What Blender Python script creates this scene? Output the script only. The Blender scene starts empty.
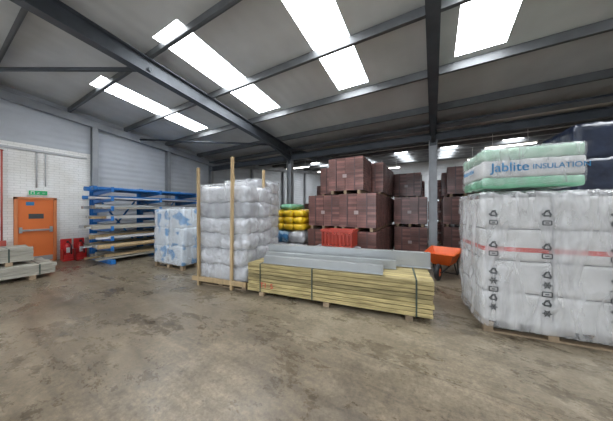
import bpy, math, random
from mathutils import Vector, Matrix, noise
random.seed(7)
S=bpy.context.scene
COL=bpy.context.collection
# ------------------------------------------------------------------ materials
def mat(name,c,rough=.6,metal=0,var=.12,scale=4,bump=.15,bscale=30,coat=0,stretch=(1,1,1),island=0,c2=None,spec=.5,alpha=1,thr=None,bstretch=None,bdist=.02):
    m=bpy.data.materials.new(name); m.use_nodes=True
    nt=m.node_tree; N=nt.nodes; L=nt.links
    b=N['Principled BSDF']
    b.inputs['Roughness'].default_value=rough; b.inputs['Metallic'].default_value=metal
    b.inputs['Coat Weight'].default_value=coat; b.inputs['Coat Roughness'].default_value=.12
    b.inputs['Specular IOR Level'].default_value=spec
    tc=N.new('ShaderNodeTexCoord'); mp=N.new('ShaderNodeMapping'); mp.inputs['Scale'].default_value=stretch
    L.new(tc.outputs['Object'],mp.inputs['Vector'])
    no=N.new('ShaderNodeTexNoise'); no.inputs['Scale'].default_value=scale; no.inputs['Detail'].default_value=5
    L.new(mp.outputs[0],no.inputs['Vector'])
    r=N.new('ShaderNodeValToRGB'); r.color_ramp.elements[0].position=.32; r.color_ramp.elements[1].position=.68
    if thr: r.color_ramp.elements[0].position,r.color_ramp.elements[1].position=thr
    lo=[max(0,x*(1-var)) for x in c]; hi=[min(1,x*(1+var)) for x in (c2 or c)]
    r.color_ramp.elements[0].color=(*lo,1); r.color_ramp.elements[1].color=(*hi,1)
    L.new(no.outputs['Fac'],r.inputs['Fac'])
    out=r.outputs['Color']
    if island:
        g=N.new('ShaderNodeNewGeometry'); mr=N.new('ShaderNodeMapRange')
        mr.inputs['To Min'].default_value=1-island; mr.inputs['To Max'].default_value=1+island
        L.new(g.outputs['Random Per Island'],mr.inputs['Value'])
        h=N.new('ShaderNodeHueSaturation'); L.new(mr.outputs[0],h.inputs['Value']); L.new(out,h.inputs['Color']); out=h.outputs['Color']
    L.new(out,b.inputs['Base Color'])
    if bump:
        n2=N.new('ShaderNodeTexNoise'); n2.inputs['Scale'].default_value=bscale; n2.inputs['Detail'].default_value=4
        src=mp.outputs[0]
        if bstretch:
            mp2=N.new('ShaderNodeMapping'); mp2.inputs['Scale'].default_value=bstretch; L.new(tc.outputs['Object'],mp2.inputs['Vector']); src=mp2.outputs[0]
        L.new(src,n2.inputs['Vector'])
        bp=N.new('ShaderNodeBump'); bp.inputs['Strength'].default_value=bump; bp.inputs['Distance'].default_value=bdist
        L.new(n2.outputs['Fac'],bp.inputs['Height']); L.new(bp.outputs[0],b.inputs['Normal'])
    if alpha<1: b.inputs['Alpha'].default_value=alpha
    return m
def emis(name,c,s):
    m=bpy.data.materials.new(name); m.use_nodes=True; b=m.node_tree.nodes['Principled BSDF']
    b.inputs['Base Color'].default_value=(*c,1); b.inputs['Emission Color'].default_value=(*c,1); b.inputs['Emission Strength'].default_value=s
    return m
def wrap_mat(name,a0,a1,col=(.74,.745,.76)):
    m=mat(name,col,.14,0,.05,3,.7,6,coat=1.0,stretch=(1,1,.35),bstretch=(2.2,2.2,.5),bdist=.035)
    nt=m.node_tree;N=nt.nodes;L=nt.links;b=N['Principled BSDF']
    tc=N.new('ShaderNodeTexCoord');mp=N.new('ShaderNodeMapping');mp.inputs['Scale'].default_value=(4,4,.9);L.new(tc.outputs['Object'],mp.inputs['Vector'])
    n=N.new('ShaderNodeTexNoise');n.inputs['Scale'].default_value=1.3;n.inputs['Detail'].default_value=5;n.inputs['Distortion'].default_value=.6;L.new(mp.outputs[0],n.inputs['Vector'])
    r=N.new('ShaderNodeMapRange');r.inputs['From Min'].default_value=.35;r.inputs['From Max'].default_value=.68;r.inputs['To Min'].default_value=a0;r.inputs['To Max'].default_value=a1;L.new(n.outputs['Fac'],r.inputs['Value']);L.new(r.outputs[0],b.inputs['Alpha'])
    return m
def floor_mat():
    m=bpy.data.materials.new('worn_concrete'); m.use_nodes=True; nt=m.node_tree; N=nt.nodes; L=nt.links; b=N['Principled BSDF']
    tc=N.new('ShaderNodeTexCoord')
    def nz(scale,detail,st=(1,1,1),dist=0,rough=.6,loc=(0,0,0),rot=0):
        mp=N.new('ShaderNodeMapping'); mp.inputs['Scale'].default_value=st; mp.inputs['Location'].default_value=loc; mp.inputs['Rotation'].default_value=(0,0,rot); L.new(tc.outputs['Object'],mp.inputs['Vector'])
        n=N.new('ShaderNodeTexNoise'); n.inputs['Scale'].default_value=scale; n.inputs['Detail'].default_value=detail; n.inputs['Distortion'].default_value=dist
        n.inputs['Roughness'].default_value=rough
        L.new(mp.outputs[0],n.inputs['Vector']); return n.outputs['Fac']
    def ramp(f,p0,c0,p1,c1):
        r=N.new('ShaderNodeValToRGB'); e=r.color_ramp.elements; e[0].position=p0; e[1].position=p1; e[0].color=(*c0,1); e[1].color=(*c1,1); L.new(f,r.inputs['Fac']); return r.outputs['Color']
    def mix(f,a,bb,mode='MIX'):
        x=N.new('ShaderNodeMix'); x.data_type='RGBA'; x.blend_type=mode
        if isinstance(f,float): x.inputs[0].default_value=f
        else: L.new(f,x.inputs[0])
        L.new(a,x.inputs[6]); L.new(bb,x.inputs[7]); return x.outputs[2]
    base=ramp(nz(.5,9,dist=.1,rough=.62),.34,(.135,.108,.076),.66,(.265,.218,.155))
    sep=N.new('ShaderNodeSeparateXYZ'); L.new(tc.outputs['Object'],sep.inputs[0])
    mr=N.new('ShaderNodeMapRange'); mr.interpolation_type='SMOOTHSTEP'; L.new(sep.outputs['Y'],mr.inputs['Value']); mr.inputs['From Min'].default_value=1.6; mr.inputs['From Max'].default_value=3.2
    mu=N.new('ShaderNodeMath'); mu.operation='MULTIPLY'; L.new(mr.outputs[0],mu.inputs[0]); L.new(nz(.8,6,dist=.1),mu.inputs[1])
    dc=ramp(nz(4,9,rough=.7),.35,(.27,.235,.175),.65,(.42,.38,.30))
    c=mix(mu.outputs[0],base,dc)
    fine=ramp(nz(22,12,rough=.85),.38,(.58,.56,.54),.62,(1.22,1.2,1.18))
    c=mix(1.0,c,fine,'MULTIPLY')
    mid=ramp(nz(3.6,14,(.8,1.2,1),0,.8,(2,7,0)),.40,(.62,.60,.57),.60,(1.10,1.09,1.08))
    c=mix(1.0,c,mid,'MULTIPLY')
    streak=ramp(nz(1.2,14,(.3,2.2,1),.1,.8,(0,0,0),-.25),.48,(1,1,1),.68,(.42,.40,.38))
    c=mix(.7,c,streak,'MULTIPLY')
    tyre=ramp(nz(1.1,12,(.14,3.4,1),.05,.7,(1,4,0),.4),.53,(1,1,1),.65,(.45,.43,.41))
    c=mix(.55,c,tyre,'MULTIPLY')
    stain=ramp(nz(1.1,14,(.8,1.3,1),.15,.8,(3,5,0)),.52,(1,1,1),.64,(.28,.265,.25))
    c=mix(.7,c,stain,'MULTIPLY')
    spots=ramp(nz(8,8,(1,.7,1),0,.75),.59,(1,1,1),.66,(.28,.265,.25))
    c=mix(.65,c,spots,'MULTIPLY')
    scuff=ramp(nz(4,14,(1.6,.6,1),0,.88,(9,1,0)),.58,(0,0,0),.76,(.20,.185,.16))
    c=mix(.6,c,scuff,'ADD')
    br=N.new('ShaderNodeTexBrick'); mpb=N.new('ShaderNodeMapping'); mpb.inputs['Location'].default_value=(2.6,.15,0); L.new(tc.outputs['Object'],mpb.inputs['Vector']); L.new(mpb.outputs[0],br.inputs['Vector']); br.inputs['Scale'].default_value=1; br.inputs['Brick Width'].default_value=7.2; br.inputs['Row Height'].default_value=2.6
    br.inputs['Mortar Size'].default_value=.012; br.inputs['Mortar Smooth'].default_value=.3; br.offset=0.4
    br.inputs['Color1'].default_value=(1,1,1,1); br.inputs['Color2'].default_value=(1,1,1,1); br.inputs['Mortar'].default_value=(.4,.38,.35,1)
    c=mix(.5,c,br.outputs['Color'],'MULTIPLY')
    L.new(c,b.inputs['Base Color'])
    rr=N.new('ShaderNodeMapRange'); L.new(nz(1.1,14,(.8,1.3,1),.15,.8,(3,5,0)),rr.inputs['Value']); rr.inputs['From Min'].default_value=.38; rr.inputs['From Max'].default_value=.62; rr.inputs['To Min'].default_value=.46; rr.inputs['To Max'].default_value=.18
    L.new(rr.outputs[0],b.inputs['Roughness'])
    bp=N.new('ShaderNodeBump'); bp.inputs['Strength'].default_value=.2; bp.inputs['Distance'].default_value=.008; L.new(nz(14,12,rough=.75),bp.inputs['Height']); L.new(bp.outputs[0],b.inputs['Normal'])
    return m
def brick_wall_mat():
    m=bpy.data.materials.new('white_painted_brick'); m.use_nodes=True; nt=m.node_tree; N=nt.nodes; L=nt.links; b=N['Principled BSDF']
    tc=N.new('ShaderNodeTexCoord'); s=N.new('ShaderNodeSeparateXYZ'); L.new(tc.outputs['Object'],s.inputs[0]); cb=N.new('ShaderNodeCombineXYZ')
    L.new(s.outputs['Y'],cb.inputs['X']); L.new(s.outputs['Z'],cb.inputs['Y'])
    br=N.new('ShaderNodeTexBrick'); L.new(cb.outputs[0],br.inputs['Vector']); br.inputs['Scale'].default_value=1; br.inputs['Brick Width'].default_value=.225; br.inputs['Row Height'].default_value=.075
    br.inputs['Mortar Size'].default_value=.006; br.inputs['Color1'].default_value=(.92,.91,.89,1); br.inputs['Color2'].default_value=(.88,.87,.85,1); br.inputs['Mortar'].default_value=(.74,.73,.71,1)
    no=N.new('ShaderNodeTexNoise'); no.inputs['Scale'].default_value=1.5; no.inputs['Detail'].default_value=6; L.new(tc.outputs['Object'],no.inputs['Vector'])
    r=N.new('ShaderNodeValToRGB'); r.color_ramp.elements[0].color=(.88,.86,.82,1); r.color_ramp.elements[0].position=.3; r.color_ramp.elements[1].position=.6; L.new(no.outputs['Fac'],r.inputs['Fac'])
    x=N.new('ShaderNodeMix'); x.data_type='RGBA'; x.blend_type='MULTIPLY'; x.inputs[0].default_value=1; L.new(br.outputs['Color'],x.inputs[6]); L.new(r.outputs['Color'],x.inputs[7]); L.new(x.outputs[2],b.inputs['Base Color'])
    bp=N.new('ShaderNodeBump'); bp.inputs['Strength'].default_value=.5; bp.inputs['Distance'].default_value=.01; bp.invert=True; L.new(br.outputs['Fac'],bp.inputs['Height']); L.new(bp.outputs[0],b.inputs['Normal'])
    b.inputs['Roughness'].default_value=.7
    return m
def clad_mat(name,c,axis,freq,st=.5):
    m=mat(name,c,.55,0,.1,1.0,0); nt=m.node_tree; N=nt.nodes; L=nt.links; b=N['Principled BSDF']
    tc=N.new('ShaderNodeTexCoord'); w=N.new('ShaderNodeTexWave'); w.bands_direction=axis; w.inputs['Scale'].default_value=freq; L.new(tc.outputs['Object'],w.inputs['Vector'])
    bp=N.new('ShaderNodeBump'); bp.inputs['Strength'].default_value=st; bp.inputs['Distance'].default_value=.03; L.new(w.outputs['Fac'],bp.inputs['Height']); L.new(bp.outputs[0],b.inputs['Normal'])
    return m
M=dict(
 floor=floor_mat(), brick=brick_wall_mat(),
 clad=clad_mat('grey_wall_cladding',(.47,.49,.52),'Z',1.6,.35), roof=clad_mat('roof_liner_sheet',(.53,.53,.515),'X',1.0,.25),
 steel=mat('dark_painted_steel',(.06,.068,.08),.5,.2,.2,3,.05), steelg=mat('grey_painted_steel',(.28,.29,.305),.5,.2,.12,3,.05),
 purlin=mat('galvanised_purlin',(.13,.135,.14),.5,.4,.15,3,.05), galv=mat('galvanised_steel',(.36,.375,.38),.34,.35,.08,3,.03),
 sky=emis('translucent_rooflight',(.92,.965,1.0),15.0), tube=emis('lamp_tube',(1,.98,.92),9),
 orange=mat('orange_door_paint',(.72,.17,.035),.45,0,.05,2,.03), frame=mat('door_frame_paint',(.62,.20,.07),.5,0,.05),
 red=mat('red_plastic',(.62,.03,.03),.35,0,.08), green=mat('exit_sign_green',(.02,.42,.14),.4,0,.03,bump=0), white=mat('white_paint',(.8,.8,.78),.5,0,.04,bump=0),
 black=mat('black_rubber',(.02,.02,.022),.6,0,.1), blue=mat('blue_rack_paint',(.015,.15,.45),.45,.0,.1), 
 timber=mat('treated_softwood',(.26,.205,.09),.75,0,.25,3,.15,40,stretch=(1,14,14),island=.34,c2=(.40,.325,.155)),
 greyt=mat('weathered_timber',(.34,.32,.27),.8,0,.2,3,.15,40,stretch=(14,1,14),island=.35),
 pale=mat('pale_softwood',(.46,.33,.18),.75,0,.18,4,.1,40,stretch=(6,6,1),island=.2), pallet=mat('pallet_wood',(.27,.20,.13),.85,0,.25,5,.2,30,island=.25),
 bag=mat('white_plastic_bag',(.53,.54,.57),.24,0,.26,6,.9,7,coat=.6,bdist=.05), bagg=mat('grey_plastic_bag',(.36,.37,.40),.28,0,.3,6,.8,7,coat=.5,bdist=.04),
 bluebag=mat('blue_printed_film',(.06,.24,.52),.3,0,.2,6,.4,12,coat=.3,c2=(.35,.5,.65),thr=(.5,.56)), yellow=mat('yellow_film',(.80,.52,.02),.3,0,.15,6,.4,12,coat=.3),
 bluewhite=mat('blue_white_film',(.14,.34,.62),.3,0,.05,3.2,.5,10,coat=.4,c2=(.60,.66,.72),thr=(.42,.47)),
 greenf=mat('green_printed_film',(.14,.42,.25),.25,0,.08,6,.6,8,coat=.5,c2=(.24,.52,.35)), palegreen=mat('pale_green_film',(.32,.55,.40),.25,0,.1,6,.6,8,coat=.5,c2=(.48,.64,.52)),
 brick2=mat('brown_brick',(.18,.080,.068),.5,0,.3,2.2,.2,20,coat=.3,island=.36), brick3=mat('dark_purple_film',(.10,.06,.06),.5,0,.2),  # brick3: plain dark purple-brown for brick pack cores and straps
 strap=mat('strap',(.03,.05,.04),.4,bump=0), strapw=mat('white_strap',(.36,.28,.27),.4,bump=0),
 navy=mat('navy_film',(.010,.016,.035),.3,0,.3,5,.5,8,coat=.4), ink=mat('print_ink',(.05,.055,.06),.5,0,.02,bump=0),
 inkr=mat('red_print',(.55,.045,.03),.5,0,.1,bump=0), inkb=mat('blue_print',(.02,.17,.36),.5,0,.05,bump=0),
 eps=mat('white_insulation',(.58,.575,.57),.6,0,.1,5,.2), barrow=mat('orange_plastic_tub',(.80,.13,.02),.35,0,.08,4,.05), orangered=mat('orange_red_plastic',(.42,.05,.03),.4,0,.1,4,.05),
 wrap=wrap_mat('stretch_wrap',.20,.58), wrapl=wrap_mat('light_stretch_wrap',.08,.38), conduit=mat('conduit',(.5,.5,.5),.5,0,.05,bump=0), redpipe=mat('red_pipe',(.45,.08,.06),.5,0,.1,bump=0),
 wallg=mat('plain_grey_wall',(.42,.42,.42),.7,0,.1), joint=mat('pack_joint',(.14,.14,.15),.7,bump=0),
)
# ------------------------------------------------------------------ mesh builder
class MB:
    def __init__(s): s.v=[];s.f=[];s.m=[];s.sm=[]
    def prism(s,c8,m=0):
        o=len(s.v); s.v+= [tuple(p) for p in c8]
        for f in ((0,3,2,1),(4,5,6,7),(0,1,5,4),(1,2,6,5),(2,3,7,6),(3,0,4,7)):
            s.f.append(tuple(o+i for i in f)); s.m.append(m); s.sm.append(False)
    def box(s,x0,y0,z0,x1,y1,z1,m=0):
        s.prism([(x0,y0,z0),(x1,y0,z0),(x1,y1,z0),(x0,y1,z0),(x0,y0,z1),(x1,y0,z1),(x1,y1,z1),(x0,y1,z1)],m)
    def beam(s,p0,p1,w,h,m=0,ou=0,os=0,up=(0,0,1)):
        p0=Vector(p0);p1=Vector(p1);d=(p1-p0).normalized();up=Vector(up)
        if abs(d.dot(up))>.98: up=Vector((0,1,0))
        sd=d.cross(up).normalized(); u=sd.cross(d).normalized()
        a=[];
        for p in (p0,p1):
            c=p+u*ou+sd*os
            a+= [c-sd*w/2-u*h/2,c+sd*w/2-u*h/2,c+sd*w/2+u*h/2,c-sd*w/2+u*h/2]
        s.prism(a,m)
    def ibeam(s,p0,p1,w,h,m=0,up=(0,0,1),t=.016):
        s.beam(p0,p1,w,t,m,h/2-t/2,0,up); s.beam(p0,p1,w,t,m,-h/2+t/2,0,up); s.beam(p0,p1,t*.7,h-2*t,m,0,0,up)
    def cyl(s,p0,p1,r,m=0,n=12,r2=None,caps=True):
        p0=Vector(p0);p1=Vector(p1);d=(p1-p0).normalized();up=Vector((0,0,1)) if abs(d.z)<.95 else Vector((1,0,0))
        a=d.cross(up).normalized();b=a.cross(d); o=len(s.v); r2=r if r2 is None else r2
        for p,rr in ((p0,r),(p1,r2)):
            for i in range(n):
                t=2*math.pi*i/n; s.v.append(tuple(p+(a*math.cos(t)+b*math.sin(t))*rr))
        for i in range(n):
            j=(i+1)%n; s.f.append((o+i,o+j,o+n+j,o+n+i)); s.m.append(m); s.sm.append(True)
        if caps:
            s.f.append(tuple(o+i for i in range(n))[::-1]);s.m.append(m);s.sm.append(False)
            s.f.append(tuple(o+n+i for i in range(n)));s.m.append(m);s.sm.append(False)
    def path(s,pts,r,m=0,n=10):
        for a,b in zip(pts,pts[1:]): s.cyl(a,b,r,m,n)
    def torus(s,c,axis,R,r,m=0,n=24,k=10):
        c=Vector(c);ax=Vector(axis).normalized();up=Vector((0,0,1)) if abs(ax.z)<.9 else Vector((1,0,0));a=ax.cross(up).normalized();b=ax.cross(a);o=len(s.v)
        for i in range(n):
            t=2*math.pi*i/n; dr=a*math.cos(t)+b*math.sin(t)
            for j in range(k):
                q=2*math.pi*j/k; s.v.append(tuple(c+dr*(R+r*math.cos(q))+ax*r*math.sin(q)))
        for i in range(n):
            for j in range(k):
                s.f.append((o+i*k+j,o+((i+1)%n)*k+j,o+((i+1)%n)*k+(j+1)%k,o+i*k+(j+1)%k)); s.m.append(m); s.sm.append(True)
    def soft(s,c,size,rd=.25,amp=.02,fr=(4,4,4),seed=0,n=8,m=0,keepz=False,mfun=None,cap=True,rot=0,ridge=False):
        o=len(s.v); key={}; hs=[x/2 for x in size]; sv=Vector((seed*3.7,seed*1.3,seed*7.1))
        nn=[max(2,int(round(n*size[i]/max(size)))) for i in range(3)]; cr,sr=math.cos(rot),math.sin(rot)
        def vid(g):
            if g in key: return key[g]
            p=[(g[i]/nn[i]*2-1)*hs[i] for i in range(3)]
            q=[max(-hs[i]+rd,min(hs[i]-rd,p[i])) if hs[i]>rd else 0 for i in range(3)]
            d=Vector([p[i]-q[i] for i in range(3)]); P=Vector(p)
            if d.length>1e-6:
                rr=min(rd,max(abs(x) for x in d)); nrm=d.normalized(); P=Vector(q)+nrm*rr
            else: nrm=Vector((0,0,0))
            if nrm.length<.5: nrm=P.normalized()
            w=Vector((P.x*fr[0],P.y*fr[1],P.z*fr[2]))+sv
            if ridge: dd=(.35-abs(noise.noise(w)))*amp+(.35-abs(noise.noise(w*2.1+Vector((5,5,P.z*2)))))*amp*.6
            else: dd=noise.noise(w)*amp+noise.noise(w*2.3)*amp*.5
            Q=P+nrm*dd
            if keepz: Q.z=P.z+(dd if P.z>0 and nrm.z>.5 else 0)
            key[g]=len(s.v); s.v.append((Q.x*cr-Q.y*sr+c[0],Q.x*sr+Q.y*cr+c[1],Q.z+c[2])); return key[g]
        for ax in range(3):
            a,b=[(1,2),(2,0),(0,1)][ax]
            for side in (0,nn[ax]):
                for i in range(nn[a]):
                    for j in range(nn[b]):
                        qs=[]
                        for di,dj in ((0,0),(1,0),(1,1),(0,1)):
                            g=[0,0,0]; g[ax]=side; g[a]=i+di; g[b]=j+dj; qs.append(vid(tuple(g)))
                        if side==0: qs=qs[::-1]
                        s.f.append(tuple(qs)); s.sm.append(True)
                        s.m.append(mfun(ax,side>0,(i+.5)/nn[a],(j+.5)/nn[b]) if mfun else m)
    def build(s,name,mats,loc=(0,0,0),rz=0,parent=None,bevel=0):
        me=bpy.data.meshes.new(name); me.from_pydata(s.v,[],s.f)
        for k in mats: me.materials.append(M[k])
        me.polygons.foreach_set('material_index',s.m); me.polygons.foreach_set('use_smooth',s.sm); me.update()
        ob=bpy.data.objects.new(name,me); COL.objects.link(ob); ob.location=loc; ob.rotation_euler=(0,0,rz)
        if parent: ob.parent=parent
        if bevel:
            bv=ob.modifiers.new('bevel','BEVEL'); bv.width=bevel; bv.segments=1; bv.limit_method='ANGLE'
        return ob
def inst(ob,loc,rz=0):
    o=bpy.data.objects.new(ob.name.split('.')[0],ob.data); COL.objects.link(o); o.location=loc; o.rotation_euler=(0,0,rz); return o
def text(body,size,loc,parent,mk,rot=(math.pi/2,0,0),name='printed_text',off=.006):
    c=bpy.data.curves.new(name,'FONT'); c.body=body; c.size=size; c.extrude=.0015; c.offset=size*off; c.align_x='CENTER'; c.align_y='CENTER'; c.materials.append(M[mk])
    o=bpy.data.objects.new(name,c); COL.objects.link(o); o.parent=parent; o.location=loc; o.rotation_euler=rot; return o
# ------------------------------------------------------------------ room
XL=-10.6; XR=13.0; YF=-6.0; YV=7.85; YB=22.0
def Zr(y): return 5.3-.106*y if y<=YV else 5.3-.106*YV+.106*(y-YV)
b=MB(); b.box(XL-.2,YF-.2,-.2,XR+.2,YB+.2,0); b.build('floor',['floor'])
strips=[(-8.15,-7.4),(-4.85,-4.02),(-2.12,-1.36),(.38,1.18),(3.1,3.9),(5.75,6.55),(8.4,9.2),(11.1,11.9)]
yr=[(-4.6,-1.2),(2.3,5.4),(13.6,20.0)]
b=MB()
ys=sorted(set([YF-.2,YV,YB+.2]+[v for r in yr for v in r])); xs=sorted(set([XL-.2,XR+.2]+[v for r in strips for v in r]))
wn=1
for i in range(len(ys)-1):
    for j in range(len(xs)-1):
        y0,y1,x0,x1=ys[i],ys[i+1],xs[j],xs[j+1]
        sk=any(abs(y0-r[0])<1e-6 for r in yr) and any(abs(x0-r[0])<1e-6 for r in strips)
        za,zb=Zr(y0),Zr(y1); c8=[(x0,y0,za),(x1,y0,za),(x1,y1,zb),(x0,y1,zb),(x0,y0,za+.06),(x1,y0,za+.06),(x1,y1,zb+.06),(x0,y1,zb+.06)]
        if sk:
            w=MB(); w.prism(c8); w.build('window_%d'%wn,['sky']); wn+=1
        else: b.prism(c8)
b.build('ceiling',['roof'])
def gable(name,x0,x1,segs,mt):
    g=MB()
    for (y0,y1,z0) in segs:
        brk=[y0]+([YV] if y0<YV<y1 else [])+[y1]
        for a,c in zip(brk,brk[1:]):
            g.prism([(x0,a,z0),(x1,a,z0),(x1,c,z0),(x0,c,z0),(x0,a,Zr(a)),(x1,a,Zr(a)),(x1,c,Zr(c)),(x0,c,Zr(c))])
    return g.build(name,[mt])
wl=gable('wall_left',XL-.2,XL,[(YF-.2,3.08,3.6),(3.08,YB+.2,0)],'clad')
g=MB(); g.box(XL-.2,YF-.2,0,XL,3.08,3.6); lb=g.build('brick_lower',['brick'],parent=wl)
gable('wall_right',XR,XR+.2,[(YF-.2,YB+.2,0)],'wallg')
g=MB(); g.box(XL-.2,YB,0,XR+.2,YB+.2,Zr(YB)); g.build('wall_back',['clad'])
g=MB(); z=Zr(YF); g.box(XL-.2,YF-.2,0,-5,YF,z); g.box(1,YF-.2,0,XR+.2,YF,z); g.box(-5,YF-.2,4.6,1,YF,z); g.build('wall_front',['wallg'])
for X in (-5.3,0,5.3,10.6):
    p=MB()
    off=-.38
    p.ibeam((X,YF+.05,Zr(YF)+off),(X,YV,Zr(YV)+off),.19,.34); p.ibeam((X,YV,Zr(YV)+off),(X,YB-.05,Zr(YB)+off),.19,.34)
    for sg in (-1,1):
        y1=YV+sg*1.3; zt=Zr(YV)-.5; p.prism([(X-.05,YV,zt-.28),(X+.05,YV,zt-.28),(X+.05,YV,zt),(X-.05,YV,zt),(X-.05,y1,Zr(y1)-.56),(X+.05,y1,Zr(y1)-.56),(X+.05,y1,Zr(y1)-.5),(X-.05,y1,Zr(y1)-.5)])
    p.box(X-.1,YV-.01,3.6,X+.1,YV+.01,4.2)
    p.ibeam((X,YV,0.02),(X,YV,3.75),.2,.22,1,up=(1,0,0)); p.box(X-.17,YV-.17,0,X+.17,YV+.17,.02,1)
    p.build('steel_portal_frame',['steel','steelg'])
p=MB(); p.ibeam((XL+.1,YV,3.85),(XR,YV,3.85),.15,.22); p.box(XL+.05,YV-.2,4.15,XR,YV+.2,4.2); p.build('valley_gutter_beam',['steel'])
p=MB(); y=-5.3
while y<YB-.3:
    if abs(y-YV)>.3:
        z=Zr(y); p.box(XL,y-.012,z-.205,XR,y+.012,z-.01); p.box(XL,y-.06,z-.205,XR,y,z-.19); p.box(XL,y,z-.03,XR,y+.06,z-.012)
    y+=1.55 if abs(y-6.7)>.3 else 2.2
p.build('roof_purlins',['purlin'])
p=MB(); p.cyl((-5.25,2.45,4.62),(-10.5,.08,4.98),.045,0); p.cyl((-5.25,6.9,4.15),(-10.5,4.4,4.5),.04,0); p.build('roof_brace',['steel'])
for yy in (3.08,5.6,7.85,11,14.5,18):
    p=MB(); p.ibeam((XL+.12,yy,.0),(XL+.12,yy,Zr(yy)-.22),.16,.2,0,up=(1,0,0)); p.build('steel_wall_post',['steelg'])
p=MB(); p.beam((XL+.16,YF,Zr(YF)-.33),(XL+.16,YV,Zr(YV)-.33),.15,.24); p.beam((XL+.16,YV,Zr(YV)-.33),(XL+.16,YB,Zr(YB)-.33),.15,.24); p.build('trim_1',['steelg'])
p=MB(); p.box(.01,-4.5,3.4,.05,2.9,3.46); p.cyl((.03,1.77,3.4),(.03,1.77,2.3),.018); p.cyl((.03,1.95,3.4),(.03,1.95,2.35),.012); p.build('electrical_conduit',['conduit'],(XL,0,0))
p=MB(); p.cyl((.09,0,.5),(.09,0,3.3),.02); p.torus((.09,0,3.3),(0,0,1),.02,.014); p.box(.02,-.05,.5,.16,.07,.75); p.build('sprinkler_pipe',['redpipe'],(XL,1.13,0))
# door
d=MB(); y0,y1=-.4,.4
d.box(.01,y0+.05,.02,.06,y1-.05,1.93,0)
d.box(.01,y0-.02,0,.09,y0+.05,2.0,1); d.box(.01,y1-.05,0,.09,y1+.02,2.0,1); d.box(.01,y0-.02,1.93,.09,y1+.02,2.0,1)
d.box(.06,y0+.08,.98,.12,y1-.08,1.03,2); d.box(.06,y0+.07,.93,.1,y0+.13,1.1,2); d.box(.06,y1-.13,.93,.1,y1-.07,1.1,2)
d.box(.06,y0+.25,1.35,.065,y1-.25,1.5,3); d.box(.06,y0+.2,1.75,.065,y0+.36,1.86,4)
d.box(.06,y0+.06,.04,.064,y1-.06,.2,2)
dr=d.build('door_1',['orange','frame','galv','ink','inkb'],(XL,1.76,0),bevel=.004)
d=MB(); d.box(0,-.2,0,.04,.2,.16,0); d.box(.04,-.185,.015,.043,.185,.145,1)
for a,c in (((-.02,.045),(.0,.09)),((0,.09),(.03,.075)),((0,.06),(.025,.04)),((.0,.06),(-.02,.04)),((.08,.08),(.14,.08)),((-.14,.04),(-.14,.12)),((-.08,.04),(-.08,.12)),((-.14,.12),(-.08,.12))):
    d.beam((.045,a[0],a[1]),(.045,c[0],c[1]),.012,.004,2,up=(1,0,0))
d.build('exit_sign',['white','green','white'],(XL+.01,1.8,2.06))
for k,yy in enumerate((2.34,2.64)):
    f=MB(); f.box(-.16,-.125,0,.16,.125,.06,0); f.box(-.16,-.125,.06,-.11,.125,.68,0); f.box(-.16,-.125,.06,.12,-.1,.36,0); f.box(-.16,.1,.06,.12,.125,.36,0); f.box(.1,-.125,.06,.12,.125,.2,0)
    f.cyl((0,0,.06),(0,0,.50),.075,0,16); f.cyl((0,0,.50),(0,0,.56),.075,0,16,.03); f.cyl((0,0,.56),(0,0,.61),.022,1); f.box(-.02,-.015,.6,.1,.015,.63,1)
    f.path([(0,.02,.59),(.06,.07,.5),(.08,.08,.3),(.07,.07,.15)],.012,1); f.box(.072,-.04,.25,.078,.04,.42,2)
    f.build('fire_extinguisher_stand',['red','black','white'],(XL+.42,yy,0),bevel=.006)
def boards(name,L,nx,nz,bw,bh,loc,rz,mt,alongy=False,bearers=True,jit=.03,straps=(),strapmat='strap',z0=.09,parent=None,dep=0):
    p=MB(); 
    for i in range(nx):
        for k in range(nz):
            j=random.uniform(-jit,jit); e=random.uniform(-jit,jit); w=bw*random.uniform(.94,.985); zz=z0+k*bh+.003; o=random.uniform(-.006,.006)
            if alongy: p.box(i*bw,j,zz,i*bw+w,L+e,zz+bh-.007)
            else: p.box(j,i*bw+o,zz,L+e,i*bw+w+o,zz+bh-.009)
    W=nx*bw;H=nz*bh
    if bearers:
        for t in (.1,.5,.9):
            if alongy: p.box(-.02,L*t-.05,0,W+.02,L*t+.05,z0,1)
            else: p.box(L*t-.05,-.02,0,L*t+.05,W+.02,z0,1)
    for t in straps:
        if alongy: 
            y=L*t; p.box(-.012,y-.012,z0,W+.006,y+.012,z0-.004,2); p.box(W,y-.012,z0,W+.006,y+.012,z0+H+.004,2); p.box(-.012,y-.012,z0+H,W+.006,y+.012,z0+H+.004,2)
        else:
            x=L*t; p.box(x-.012,-.014,z0,x+.012,-.008,z0+H+.004,2); p.box(x-.012,-.014,z0+H-.001,x+.012,W+.006,z0+H+.004,2); p.box(x-.012,W,z0,x+.012,W+.006,z0+H+.004,2)
    return p.build(name,[mt,'pallet',strapmat],loc,rz,parent,bevel=.003)
boards('grey_timber_stack',3.6,8,3,.15,.08,(-9.25,-1.95,0),0,'greyt',True,straps=(.3,.93))
boards('grey_timber_stack',3.6,6,4,.15,.075,(-9.2,-2.25,.34),0,'greyt',True,straps=(.3,.9),z0=.08)
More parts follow.
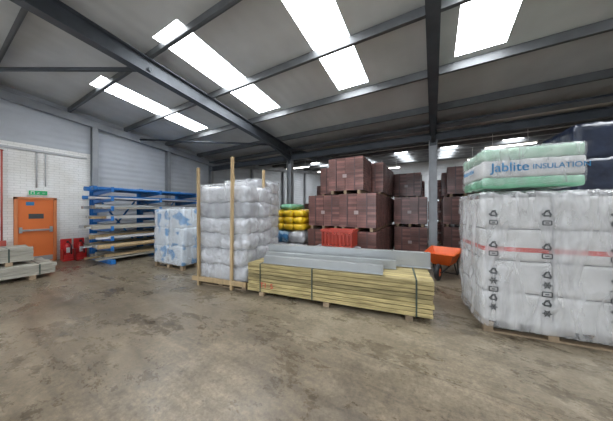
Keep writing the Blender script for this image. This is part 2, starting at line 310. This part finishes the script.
# cantilever rack
r=MB(); lv=[.45,.75,1.05,1.35,1.65,1.95,2.22]
AY=(2.85,4.2,5.65); RX=.15
for yy in AY:
    r.ibeam((-9.95,yy,0),(-9.95,yy,2.42),.14,.2,0,up=(1,0,0)); r.box(-10.05,yy-.06,0,-8.4,yy+.06,.12,0)
    for z in lv:
        r.prism([(-9.86,yy-.035,z-.13),(-9.86,yy+.035,z-.13),(-9.86,yy+.035,z),(-9.86,yy-.035,z),(-8.45,yy-.035,z-.06),(-8.45,yy+.035,z-.06),(-8.45,yy+.035,z+.0),(-8.45,yy-.035,z+.0)],0)
        r.box(-8.48,yy-.035,z,-8.45,yy+.035,z+.08,0)
for a,c in zip(AY,AY[1:]):
    r.beam((-9.95,a,.2),(-9.95,c,2.2),.02,.05,0); r.beam((-9.95,a,2.2),(-9.95,c,.2),.02,.05,0)
rack=r.build('cantilever_rack',['blue'],(RX,0,0))
r=MB()
zz=[.12]+lv
for i,z in enumerate(zz):
    x=-9.8
    while x<-8.62:
        w=random.choice((.07,.1,.15,.2)); h=random.uniform(.04,.12)
        m=random.choice([(0,1,1),(1,2,0),(0,4,2),(1,2,0),(0,1,2),(1,5,4),(5,2,4),(5,5,5)][i])
        ya=2.55+random.uniform(-.12,.35)
        if x+w>-8.5: break
        if random.random()<.25: r.cyl((x+w/2,ya,z+w*.35+.002),(x+w/2,6.0,z+w*.35+.002),w*.35,m,10)
        else:
            r.box(x,ya,z+.003,x+w-.008,6.0+random.uniform(-.1,.1),z+h,m)
        x+=w
r.build('rack_load',['pale','greyt','eps','bluebag','galv','blue'],parent=rack)
# ---------------------------------------------------------------- pallets
def pal(p,x0,y0,x1,y1,z0=0,h=.13,m=0):
    n=6; w=(y1-y0)
    for i in range(3):
        yy=y0+i*(w-.09)/2
        p.box(x0,yy,z0,x1,yy+.09,z0+.02,m)
        for t in (0,.5,1):
            xx=x0+t*(x1-x0-.1); p.box(xx,yy,z0+.02,xx+.1,yy+.09,z0+h-.025,m)
    for i in range(n):
        xx=x0+i*(x1-x0-.11)/(n-1); p.box(xx,y0,z0+h-.025,xx+.11,y1,z0+h,m)
def bagstack(name,loc,rz,W,D,H,nx,ny,nz,posts=False,mats=('bag','bagg'),amp=.03,z0=.13,mf=None,rd=.07,jit=.015,film=False):
    p=MB(); pal(p,0,0,W,D,0,z0,2)
    bw,bd,bh=W/nx,D/ny,(H-z0)/nz; s=0
    for k in range(nz):
        for i in range(nx):
            for j in range(ny):
                s+=1; jx=random.uniform(-jit,jit)
                m=mf(i,j,k) if mf else (0 if random.random()<.8 else 1)
                p.soft((bw*(i+.5)+jx,bd*(j+.5)+random.uniform(-jit,jit),z0+bh*(k+.5)),(bw*1.02,bd*1.02,bh*1.06),min(rd,bh*.45),amp,(7,7,9),s+int(abs(loc[0]*10)),16,m,rot=random.uniform(-jit,jit))
    if posts:
        for (x,y,h) in posts:
            p.beam((x,y,.0),(x+random.uniform(-.03,.03),y+.01,h),.05,.05,3)
        p.beam((-.06,-.07,.14),(W+.06,-.07,.14),.05,.09,3); p.beam((-.06,D+.07,.14),(W+.06,D+.07,.14),.05,.09,3)
    ob=p.build(name,list(mats)+['pallet','pale'],loc,rz)
    if film:
        q=MB(); q.soft((W/2,D/2,(H+z0)/2+.02),(W+.05,D+.05,H-z0+.06),.06,.04,(8,8,2),9,44,0,ridge=True); q.build('stretch_wrap',[film],parent=ob)
    return ob
a9=math.radians(9)
bagstack('bagged_goods_pallet',(-4.5,3.03,0),a9,1.27,.98,2.1,1,2,6,posts=[(.12,-.075,2.52),(.98,-.075,2.68),(.12,1.05,2.55),(1.0,1.05,2.6)],amp=.06,jit=.03,rd=.1,film='wrapl')
bagstack('bagged_goods_pallet',(-5.35,4.45,0),.03,1.25,1.0,2.42,1,2,7,film='wrapl')
bagstack('insulation_pallet',(-6.95,3.35,0),.08,1.2,.95,1.62,2,1,3,mats=('bag','bluewhite'),mf=lambda i,j,k:1,rd=.04,amp=.02,film='wrapl')
bagstack('insulation_pallet',(-7.0,4.75,0),.02,1.25,1.0,1.95,2,1,3,mats=('bag','bluebag'),mf=lambda i,j,k:1 if k==2 and i==1 else 0,rd=.04,amp=.02)
bagstack('insulation_pallet',(-7.1,6.2,0),.02,1.25,1.0,2.1,2,1,3,mats=('bag','bagg'),rd=.04,amp=.02)
bagstack('insulation_pallet',(-5.85,6.4,0),.0,1.0,1.0,1.2,2,1,2,mats=('bluebag','bag'),rd=.04,amp=.02)
y=MB(); pal(y,0,0,1.2,1.1,0,.13,3)
s=50
for k in range(2):
    for i in range(2):
        s+=1; y.soft((.3+.6*i,.55,.34+.4*k),(.62,1.08,.4),.12,.04,(6,6,6),s,12,1 if not(k==1 and i==0) else 2)
for k in range(3):
    for i in range(3):
        s+=1; y.soft((.2+.4*i+random.uniform(-.03,.03),.5,1.07+.22*k),(.4,1.0,.23),.11,.035,(6,6,6),s,9,0)
y.soft((.5,.5,1.72),(.5,.9,.2),.09,.02,(6,6,6),90,8,4)
y.build('insulation_roll_pallet',['yellow','bag','bluebag','pallet','greenf','red'],(-4.75,5.95,0),0)
w=MB(); pal(w,0,0,1.15,.8,0,.13,1); w.soft((.57,.4,.40),(1.15,.8,.54),.06,.03,(5,5,5),33,14,0); w.build('wrapped_sheet_pallet',['bag','pallet'],(-2.75,4.95,0),0)
c=MB(); 
W,D,H=.8,.5,.42
c.box(0,0,0,W,D,.03)
for i in range(9):
    x=i*(W-.04)/8; 
    for yy in (0,D-.02): c.box(x,yy,.03,x+.04,yy+.02,H-.05)
for i in range(6):
    yy=i*(D-.04)/5
    for x in (0,W-.02): c.box(x,yy,.03,x+.02,yy+.04,H-.05)
c.box(-.02,-.02,H-.06,W+.02,.02,H);c.box(-.02,D-.02,H-.06,W+.02,D+.02,H);c.box(-.02,.02,H-.06,.02,D-.02,H);c.box(W-.02,.02,H-.06,W+.02,D-.02,H); c.box(.04,.04,.05,W-.04,D-.04,.3)
c.build('plastic_crate',['orangered'],(-2.48,5.1,.70),.05,bevel=.004)
# ---------------------------------------------------------------- main timber stack + steel sections
a8=math.radians(8.0)
ts=boards('timber_stack',3.14,7,8,.145,.066,(-3.10,3.14,0),a8,'timber',straps=(.09,.42,.93),jit=.012,z0=.07)
text('T1  S',.13,(.42,-.012,.2),ts,'inkr',name='paint_mark')
def lintel(name,L,w,h,loc,rz,t=.01,toe=.05):
    # pressed steel cavity lintel: upright face, sloping back plate, flat toes
    p=MB(); p.box(0,-toe,0,L,0,t); p.box(0,0,0,L,t,h); 
    p.prism([(0,0,h),(L,0,h),(L,w*.45,h),(0,w*.45,h),(0,0,h+t),(L,0,h+t),(L,w*.45,h+t),(0,w*.45,h+t)])
    p.prism([(0,w-t,0),(L,w-t,0),(L,w,0),(0,w,0),(0,w*.45-t,h),(L,w*.45-t,h),(L,w*.45,h),(0,w*.45,h)])
    p.box(0,w-t,0,L,w+toe,t)
    x=.15
    while x<L-.1: p.box(x,-.003,h*.35,x+.09,0,h*.42); x+=.35
    return p.build(name,['galv'],loc,rz,bevel=.002)
zt=.07+8*.066+.008
lintel('galvanised_beam',3.12,.28,.25,(-3.10,3.76,zt),math.radians(11.0))
lintel('galvanised_beam',2.15,.22,.12,(-2.80,3.25,zt),math.radians(8.6),toe=.04)
lintel('galvanised_beam',2.5,.15,.13,(-3.0,3.55,zt),math.radians(10.5),toe=.03)
# ---------------------------------------------------------------- brick packs
def brickpack():
    p=MB(); W,D,H=1.03,1.0,.93; z0=.1
    for t in (.08,.46,.84): p.box(W*t,0,0,W*t+.08,D,z0,1)
    nx,ny,nz=4,9,13
    for i in range(nx):
        for j in range(ny):
            for k in range(nz):
                if 0<i<nx-1 and 0<j<ny-1 and 0<k<nz-1: continue
                x=i*W/nx;y=j*D/ny;z=z0+k*H/nz;o=random.uniform(-.004,.004); p.box(x+.004,y+.003+o,z+.001,x+W/nx-.004,y+D/ny-.003+o,z+H/nz-.007,0)
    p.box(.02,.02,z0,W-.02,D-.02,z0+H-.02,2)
    for t in (.22,.75):
        x=W*t; p.box(x,-.010,z0,x+.03,-.006,z0+H+.003,2); p.box(x,D+.004,z0,x+.03,D+.008,z0+H+.003,2); p.box(x,-.008,z0+H,x+.03,D+.008,z0+H+.003,2)
        y=D*t; p.box(W+.004,y,z0,W+.008,y+.03,z0+H+.003,2); p.box(-.008,y,z0,-.004,y+.03,z0+H+.003,2)
    p.box(.44,-.012,z0+.36,.56,-.008,z0+.46,3)
    return p
bp=brickpack().build('brick_pack',['brick2','pallet','brick3','strapw'],(-3.42,6.05,0)); HP=1.036
def pk(x,y,n,base=0,j=.015):
    for k in range(base,n):
        inst(bp,(x+random.uniform(-j,j),y+random.uniform(-j,j),k*(HP)),random.uniform(-.015,.015))
inst(bp,(-3.40,6.07,HP),.01)
pk(-2.32,5.9,2)
inst(bp,(-2.68,5.98,2*HP),.015)
for y in (7.12,8.24): pk(-3.5,y,3); pk(-2.38,y,3)
pk(-1.2,8.4,2); pk(-1.45,9.75,3,j=.02); pk(-2.6,9.6,3); 
pk(.3,9.0,2); inst(bp,(.42,9.05,2*HP),-.03); pk(1.5,9.1,2); pk(.3,10.3,3); pk(1.6,10.4,3); pk(2.9,9.4,3); pk(4.2,9.4,3)
pk(-4.9,12,3); pk(-6.2,12.1,3); pk(-3.6,12.2,3); pk(-1.4,12.6,3); pk(-7.6,13,2); pk(-.2,12.6,3); pk(1.2,13,3)
# ---------------------------------------------------------------- wheelbarrow
w=MB()
def tub(p,z0,z1,bx,by0,by1,tx,ty0,ty1,m,t=.012):
    o=len(p.v); R=[[(-bx*.8,by0,z0),(bx*.8,by0,z0),(bx,by1,z0),(-bx,by1,z0)],[(-tx*.85,ty0,z1-.06),(tx*.85,ty0,z1-.06),(tx,ty1,z1),(-tx,ty1,z1)],
      [(-tx*.85-.03,ty0-.03,z1-.06),(tx*.85+.03,ty0-.03,z1-.06),(tx+.03,ty1+.03,z1),(-tx-.03,ty1+.03,z1)]]
    inn=[[(-bx*.8+t,by0+t,z0+t),(bx*.8-t,by0+t,z0+t),(bx-t,by1-t,z0+t),(-bx+t,by1-t,z0+t)],[(-tx*.85+t,ty0+t,z1-.05),(tx*.85-t,ty0+t,z1-.05),(tx-t,ty1-t,z1+.01),(-tx+t,ty1-t,z1+.01)]]
    for rr in R+inn: p.v+=rr
    def q(a,b2):
        for i in range(4): j=(i+1)%4; p.f.append((o+a*4+i,o+a*4+j,o+b2*4+j,o+b2*4+i)); p.m.append(m); p.sm.append(False)
    q(0,1);q(1,2);q(2,4);q(4,3)
    for a in (0,3): p.f.append(tuple(o+a*4+i for i in range(4))); p.m.append(m); p.sm.append(False)
tub(w,.32,.66,.22,.1,.55,.34,-.12,.72,0)
w.torus((0,-.12,.19),(1,0,0),.14,.05,1,28,10); w.cyl((-.04,-.12,.19),(.04,-.12,.19),.09,0,16); w.cyl((-.1,-.12,.19),(.1,-.12,.19),.012,1)
for sx in (-1,1):
    w.path([(sx*.08,-.12,.19),(sx*.15,.1,.29),(sx*.24,.7,.40),(sx*.28,1.25,.58)],.017,1)
    w.cyl((sx*.28,1.2,.565),(sx*.285,1.35,.61),.024,1); w.path([(sx*.2,.45,.34),(sx*.24,.62,.02),(sx*.24,.74,.02),(sx*.22,.72,.40)],.015,1)
w.path([(-.24,.68,.02),(.24,.68,.02)],.012,1)
w.build('wheelbarrow',['barrow','black'],(.13,6.0,.0),-.25)
# ---------------------------------------------------------------- big wrapped pallet on the right
a13=math.radians(8)
P=MB(); W,D,H=1.42,1.0,1.78; pal(P,0.02,0.02,W-.02,D-.02,0,.14,1)
for k in range(4):
    for i in range(2):
        h=(H-.15)/4; P.soft((W*(.25+.5*i),D/2,.14+h*(k+.5)),(W/2*.97,D*.97,h*.975),.025,.006,(5,5,5),i+k*3,34,0,
          mfun=lambda ax,sd,u,v,k=k:(2 if (k==2 and ax!=2 and (.25<(v if ax==0 else u)<.45)) else 0))
P.box(.03,.05,.15,W-.03,D-.05,H-.03,3)
big=P.build('wrapped_insulation_pallet',['eps','pallet','inkr','joint'],(.57,3.70,0),a13)
q=MB(); q.soft((W/2,D/2,H/2+.06),(W+.04,D+.04,H-.02),.05,.055,(6,6,1.5),5,80,0,keepz=True,ridge=True)
q.build('stretch_wrap',['wrap'],parent=big)
I=MB()
def ln(x0,z0,x1,z1,t=.012): I.beam((x0,-.047,z0),(x1,-.047,z1),t,.002,0,up=(0,1,0))
def recyc(cx,cz,r):
    for i in range(3):
        a=math.radians(90+120*i); b2=math.radians(90+120*(i+1)); p0=(cx+r*math.cos(a),cz+r*math.sin(a)); p1=(cx+r*math.cos(b2),cz+r*math.sin(b2))
        f=lambda t:(p0[0]+(p1[0]-p0[0])*t,p0[1]+(p1[1]-p0[1])*t); s0=f(.12);s1=f(.72); ln(*s0,*s1,.016)
        e=f(.9); dx,dz=(p1[0]-p0[0])/1.7/r,(p1[1]-p0[1])/1.7/r; ln(*e,s1[0]-dz*.3*r,s1[1]+dx*.3*r,.012); ln(*e,s1[0]+dz*.3*r,s1[1]-dx*.3*r,.012)
def flake(cx,cz,r):
    for i in range(3):
        a=math.pi*i/3; ln(cx-r*math.cos(a),cz-r*math.sin(a),cx+r*math.cos(a),cz+r*math.sin(a),.009)
    for i in range(12):
        a=math.pi*i/6;b2=math.pi*(i+1)/6; ln(cx+r*.6*math.cos(a),cz+r*.6*math.sin(a),cx+r*.6*math.cos(b2),cz+r*.6*math.sin(b2),.007)
def boxi(cx,cz,r):
    ln(cx-r,cz-r*.6,cx+r,cz-r*.6);ln(cx-r,cz+r*.6,cx+r,cz+r*.6);ln(cx-r,cz-r*.6,cx-r,cz+r*.6);ln(cx+r,cz-r*.6,cx+r,cz+r*.6);ln(cx-r*.4,cz,cx+r*.4,cz)
for cx in (.10,.62,1.2):
    recyc(cx,1.56,.05); boxi(cx,1.45,.04)
    recyc(cx,1.16,.05); boxi(cx,1.05,.045)
    recyc(cx,.82,.05); flake(cx,.70,.05); boxi(cx,.59,.045); recyc(cx,.48,.05); flake(cx,.36,.045)
I.build('printed_symbols',['ink'],parent=big)
G=MB(); gz=H+.105; hs=(.14,.23,.15)
for k,h in enumerate(hs):
    zc=gz+sum(hs[:k])+h/2
    G.soft((.5,.45,zc),(1.0,.9,h*1.0),.03,.012,(7,7,7),k+20,30,[1,0,2][k])
gp=G.build('insulation_board_pack',['eps','greenf','palegreen'],(.58,3.76,.01),a13)
q=MB(); q.soft((.5,.45,gz+.28),(1.02,.92,.5),.04,.025,(6,6,3),15,50,0,ridge=True); q.build('stretch_wrap',['wrapl'],parent=gp)
text('Jablite',.16,(.27,-.042,gz+.26),gp,'inkb'); text('INSULATION',.09,(.755,-.042,gz+.25),gp,'inkb',off=0); text('INSULATION',.08,(-.042,.45,gz+.26),gp,'inkb',rot=(math.pi/2,0,-math.pi/2),off=0)
bagstack('navy_wrapped_pallet',(2.0,5.3,0),.05,1.25,1.1,3.0,2,1,5,mats=('navy','bluebag'),mf=lambda i,j,k:0,rd=.05,amp=.025)
bagstack('navy_wrapped_pallet',(3.4,5.5,0),.02,1.25,1.1,3.1,2,1,5,mats=('navy','bluebag'),mf=lambda i,j,k:0,rd=.05,amp=.025)
bagstack('navy_wrapped_pallet',(1.8,7.0,0),.0,1.25,1.1,3.0,2,1,4,mats=('navy','bagg'),mf=lambda i,j,k:0,rd=.05,amp=.025)
for (x,y) in ((-6.6,10.5),(-6.6,14.5),(-2.8,17),(2.5,11),(2.5,16)):
    l=MB(); z=Zr(y)-.75; l.box(-.75,-.06,z,.75,.06,z+.06,0); l.cyl((-.72,-.03,z-.02),(.72,-.03,z-.02),.015,1,8); l.cyl((-.72,.03,z-.02),(.72,.03,z-.02),.015,1,8)
    l.cyl((-.5,0,z+.06),(-.5,0,Zr(y)-.02),.006,0,6); l.cyl((.5,0,z+.06),(.5,0,Zr(y)-.02),.006,0,6); l.build('batten_light',['white','tube'],(x,y,0))
# ---------------------------------------------------------------- world, camera
w=bpy.data.worlds.new('World'); S.world=w; w.use_nodes=True; bg=w.node_tree.nodes['Background']; bg.inputs[0].default_value=(.85,.92,1,1); bg.inputs[1].default_value=4.0
cam=bpy.data.cameras.new('camera'); co=bpy.data.objects.new('camera',cam); COL.objects.link(co); co.location=(0,0,1.6); co.rotation_euler=(math.radians(90),0,math.radians(29.8)); cam.lens=36*221/613; cam.sensor_width=36; cam.clip_start=.05
S.camera=co
S.view_settings.view_transform='Standard'; S.view_settings.look='None'; S.view_settings.exposure=.08
